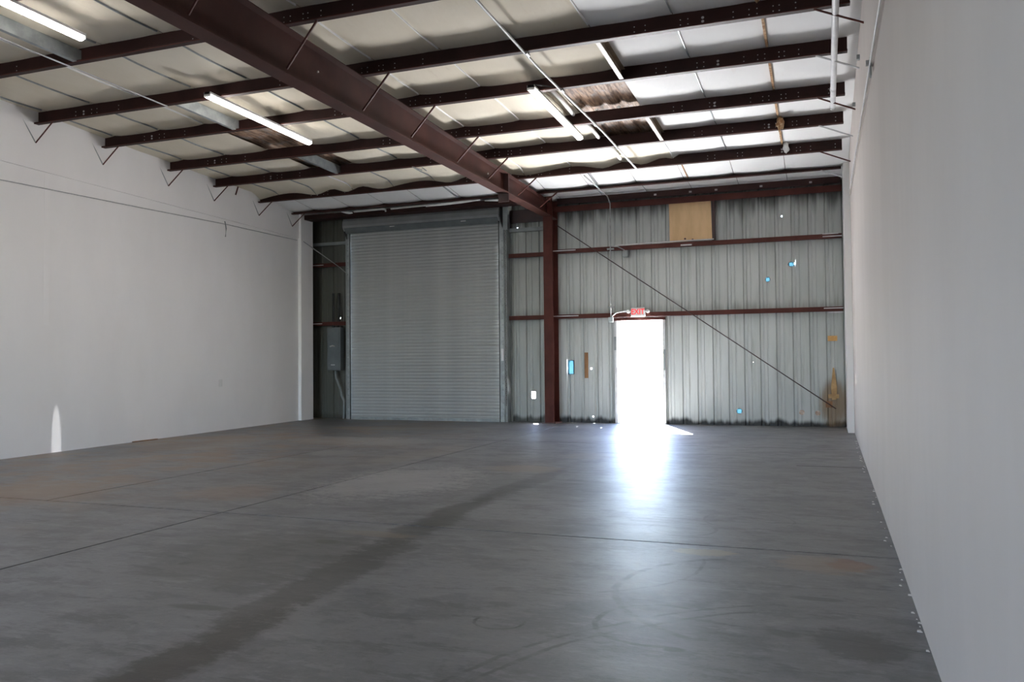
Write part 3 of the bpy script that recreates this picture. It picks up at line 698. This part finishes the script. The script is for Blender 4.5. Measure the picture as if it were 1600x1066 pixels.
tag(link('hanging_strap', Tube([(XL(13.0) + .50, 13.0, zb(13) + .0), (XL(13) + .47, 13.0, zb(13) - .08), (XL(13) + .44, 13.0, zb(13) - .16)], .014, 6), M_maroon), 'short maroon strap hanging from a purlin near the left wall', 'strap')
tag(link('hanging_strap', Tube([(-6.62, 12.85, zb(12.9)), (-6.45, 12.9, zb(12.9) - .07), (-6.45, 12.9, zb(12.9) - .02), (-6.36, 12.9, zb(12.9) - .09)], .010, 6), M_cond), 'small bent wire hanger under a purlin left of the rafter', 'strap')

# ------------------------------------------------------------------ short channels framing the old roof openings
def channel(X, i, mat, lab, s=1):
    ya, yc = PY[i] + .01, PY[i + 1] - .01
    bm = bmesh.new(); t = .004
    for (xa_, xb_, za, zc_) in ((X, X + s * .005, .005, .16), (X - s * .05, X, .005, .012), (X - s * .05, X, .153, .16)):
        hexa(bm, [(xa_, ya, zb(ya) + za), (xb_, ya, zb(ya) + za), (xb_, yc, zb(yc) + za), (xa_, yc, zb(yc) + za), (xa_, ya, zb(ya) + zc_), (xb_, ya, zb(ya) + zc_), (xb_, yc, zb(yc) + zc_), (xa_, yc, zb(yc) + zc_)])
    tag(link('steel_channel', bm, mat), lab, 'channel', 'roof channels')
channel(-8.12, 2, M_galv, 'galvanised roof channel in the top left corner by the first lamp')
channel(-8.12, 4, M_galv, 'galvanised roof channel just left of the twin lamp')
channel(-8.12, 6, M_galv, 'galvanised roof channel below the far end of the twin lamp')
M_tan = simple('tan_coated_channel', (.20, .15, .10), (.28, .22, .16), 4, .55)
channel(-2.26, 4, M_tan, 'tan roof channel above the upper brown bare patch', -1)
channel(-2.26, 6, M_tan, 'tan roof channel at the right edge of the lower brown bare patch', -1)

# ------------------------------------------------------------------ lamps
def lamp(X, y0, y1, twin, lab):
    zc = zb((y0 + y1) / 2) - .045; o = empty('batten_lamp', (X, (y0 + y1) / 2, zc + .04)); tag(o, lab, 'lamp', 'ceiling batten lamps')
    sl = .0227
    def hx(xa, xb, a, b, za, zc_):
        bm = bmesh.new(); f = lambda y: zb(y) - .045
        hexa(bm, [(xa, a, f(a) + za), (xb, a, f(a) + za), (xb, b, f(b) + za), (xa, b, f(b) + za), (xa, a, f(a) + zc_), (xb, a, f(a) + zc_), (xb, b, f(b) + zc_), (xa, b, f(b) + zc_)]); return bm
    kid(o, 'housing', hx(X - .046, X + .046, y0, y1, .012, .045), M_plast)
    mid = (y0 + y1) / 2
    for a, b in (((y0 + .015, mid - .015), (mid + .015, y1 - .015)) if twin else ((y0 + .015, y1 - .015),)):
        bm = bmesh.new(); f = lambda y: zb(y) - .045; rings = []
        for yy in (a, b): rings.append([bm.verts.new((X + q[0], yy, f(yy) + q[1])) for q in ((.046, .013), (.046, .0), (.042, -.016), (.028, -.03), (0, -.036), (-.028, -.03), (-.042, -.016), (-.046, .0), (-.046, .013))])
        for k in range(8): bm.faces.new((rings[0][k], rings[0][k + 1], rings[1][k + 1], rings[1][k]))
        bm.faces.new(rings[0]); bm.faces.new(rings[1][::-1]); bm.faces.new((rings[0][0], rings[1][0], rings[1][8], rings[0][8]))
        kid(o, 'diffuser', bm, M_tube)
    for yy in ((y0, y0 + .014), (y1 - .014, y1)): kid(o, 'end_cap', hx(X - .05, X + .05, yy[0], yy[1], -.02, .045), M_plast)
    if twin: kid(o, 'joint_cover', hx(X - .05, X + .05, mid - .014, mid + .014, -.02, .045), M_plast)
    return o
lamp(-7.40, 4.35, 6.65, False, 'lit batten lamp cut by the top left corner of the frame')
lamp(-7.38, 8.56, 10.86, True, 'lit twin batten lamp left of the rafter')
lamp(-3.36, 9.80, 12.10, False, 'lit single batten lamp right of the rafter')
lamp(-7.4, .2, 2.5, False, 'batten lamp of the left row, level with the camera')

# ------------------------------------------------------------------ conduits under the roof
cd = empty('conduit', (-3.0, 10, 4.7)); tag(cd, 'long pale conduit running under the purlins past the single lamp', 'conduit')
kid(cd, 'pipe', Tube([(-3.08, y, zb(y) - .02) for y in (3., 5, 7.3)] + [(-3.07, 9.3, zb(9.3) - .02), (-2.97, 12., zb(12) - .02), (-2.95, 14.33, zb(14.3) - .02)], .015), M_wcond, smooth=True)
for y in (8.8, 10.08, 11.6, 12.9): kid(cd, 'coupling', Tube([(-3.05 + (y - 9) * .02, y - .05, zb(y) - .02), (-3.05 + (y - 9) * .02, y + .05, zb(y) - .02)], .021), M_cond)
tag(link('lamp_cable', Tube([(-3.36, 9.80, zb(9.8) - .02), (-3.34, 9.88, zb(9.9) + .03), (-3.25, 10.0, zb(10) + .045), (-3.12, 10.05, zb(10) + .02), (-3.05, 10.08, zb(10) - .01)], .008), M_dark, smooth=True), 'black cable looping from the single lamp to the conduit', 'cable')
tag(link('conduit', Tube([(-8.30, 4.4, zb(4.4) - .02), (-8.28, 6.4, zb(6.4) - .02), (-8.24, 8.78, zb(8.8) - .02)], .010), M_cond, smooth=True), 'thin pale conduit running left of the corner lamp to the next purlin', 'conduit')
wp = empty('vent_pipe', (.22, 11.8, 4.7)); tag(wp, 'thick white pipe hung under the purlins beside the right wall', 'pipe')
kid(wp, 'pipe', Tube([(.215, 4.0, zb(4) - .06), (.22, 8.5, zb(8.5) - .06), (.245, 11.85, zb(11.85) - .06)], .034, 12), M_wcond, smooth=True)
kid(wp, 'pipe_collar', Tube([(.236, 11.1, zb(11.1) - .06), (.236, 11.16, zb(11.1) - .06)], .038, 12), M_wcond)
kid(wp, 'pipe_cap', Tube([(.245, 11.84, zb(11.8) - .06), (.245, 11.9, zb(11.8) - .06)], .038, 12), M_wcond)
tag(link('conduit', Tube([(XR(y) - .03, y, 3.25 + (y - YF) * .043 - .0) for y in (2, 5, 8, 11, 14.5)], .008), M_wcond, smooth=True), 'thin white conduit along the ledge of the right wall', 'conduit')
bk = empty('pipe_bracket', (XR(7.6) - .03, 7.6, 3.75)); tag(bk, 'small grey wall bracket on the ledge of the right wall', 'bracket')
kid(bk, 'plate', Box(XR(7.6) - .03, 7.56, 3.70, XR(7.6) - .016, 7.64, 3.86), M_greyp); kid(bk, 'clamp', Box(XR(7.6) - .06, 7.58, 3.80, XR(7.6) - .03, 7.62, 3.84), M_cond)
for y in (9.9, 11.6):
    tag(link('anchor_clip', Box(XR(y) - .05, y, zb(y) - .16, XR(y) - .01, y + .05, zb(y) - .11), M_greyp), 'small grey clip under the roof on the right wall, %s one' % ('nearer' if y < 10 else 'farther'), 'clip')
# wires along the left wall
tag(link('wire', Tube([(XL(y) + .022, y, z) for y, z in ((3, 3.62), (6, 3.78), (8.3, 3.90), (11, 3.99), (13.15, 4.07), (15.85, 4.12))], .007, 6), M_cond, smooth=True), 'thin wire sagging along the left wall under the ledge', 'wire')
hk = tag(link('wire_hook', Tube([(XL(13.2) + .03, 13.2, 4.12), (XL(13.2) + .05, 13.2, 4.05), (XL(13.2) + .03, 13.24, 3.98), (XL(13.2) + .03, 13.22, 3.82)], .010, 6), M_greyp), 'small hook with a loose end hanging on the left wall wire', 'hook')
ol = empty('outlet', (XL(13.1), 13.1, .92)); tag(ol, 'small white blank outlet plate on the left wall', 'outlet')
kid(ol, 'cover_plate', Box(XL(13.1) - .01, 13.06, .86, XL(13.1) + .012, 13.15, 1.0), M_plast, bevel=.003)
tag(link('fallen_strip', Box(XL(11.0) + .01, 10.75, 0, XL(11.0) + .045, 11.3, .012), M_bwood), 'thin dark strip lying at the foot of the left wall', 'debris')

# ------------------------------------------------------------------ yard outside
yd = struct(link('ground_outside', Box(-90, D + .1, -.10, 90, 140, -.02), M_ext), 'sunlit concrete yard beyond the doorway')
kb = tag(link('yard_kerb', Box(-30, 60, -.02, 5, 60.4, .16), M_hole, bevel=.02), 'low kerb far across the yard through the doorway', 'kerb')

# spot added behind the camera to throw the bright streak on the left wall
sl = bpy.data.lights.new('streak_spot', 'SPOT'); sl.energy = 9000; sl.spot_size = math.radians(4.4); sl.spot_blend = .35; sl.shadow_soft_size = .01; sl.color = (.97, .98, 1)
slo = bpy.data.objects.new('streak_spot', sl); COL.objects.link(slo)
slo.location = (-1.0, YF + .02, .30); slo.scale = (.075, 1, 1)
slo.rotation_euler = (Vector((XL(9.2), 9.2, .08)) - slo.location).to_track_quat('-Z', 'Y').to_euler()
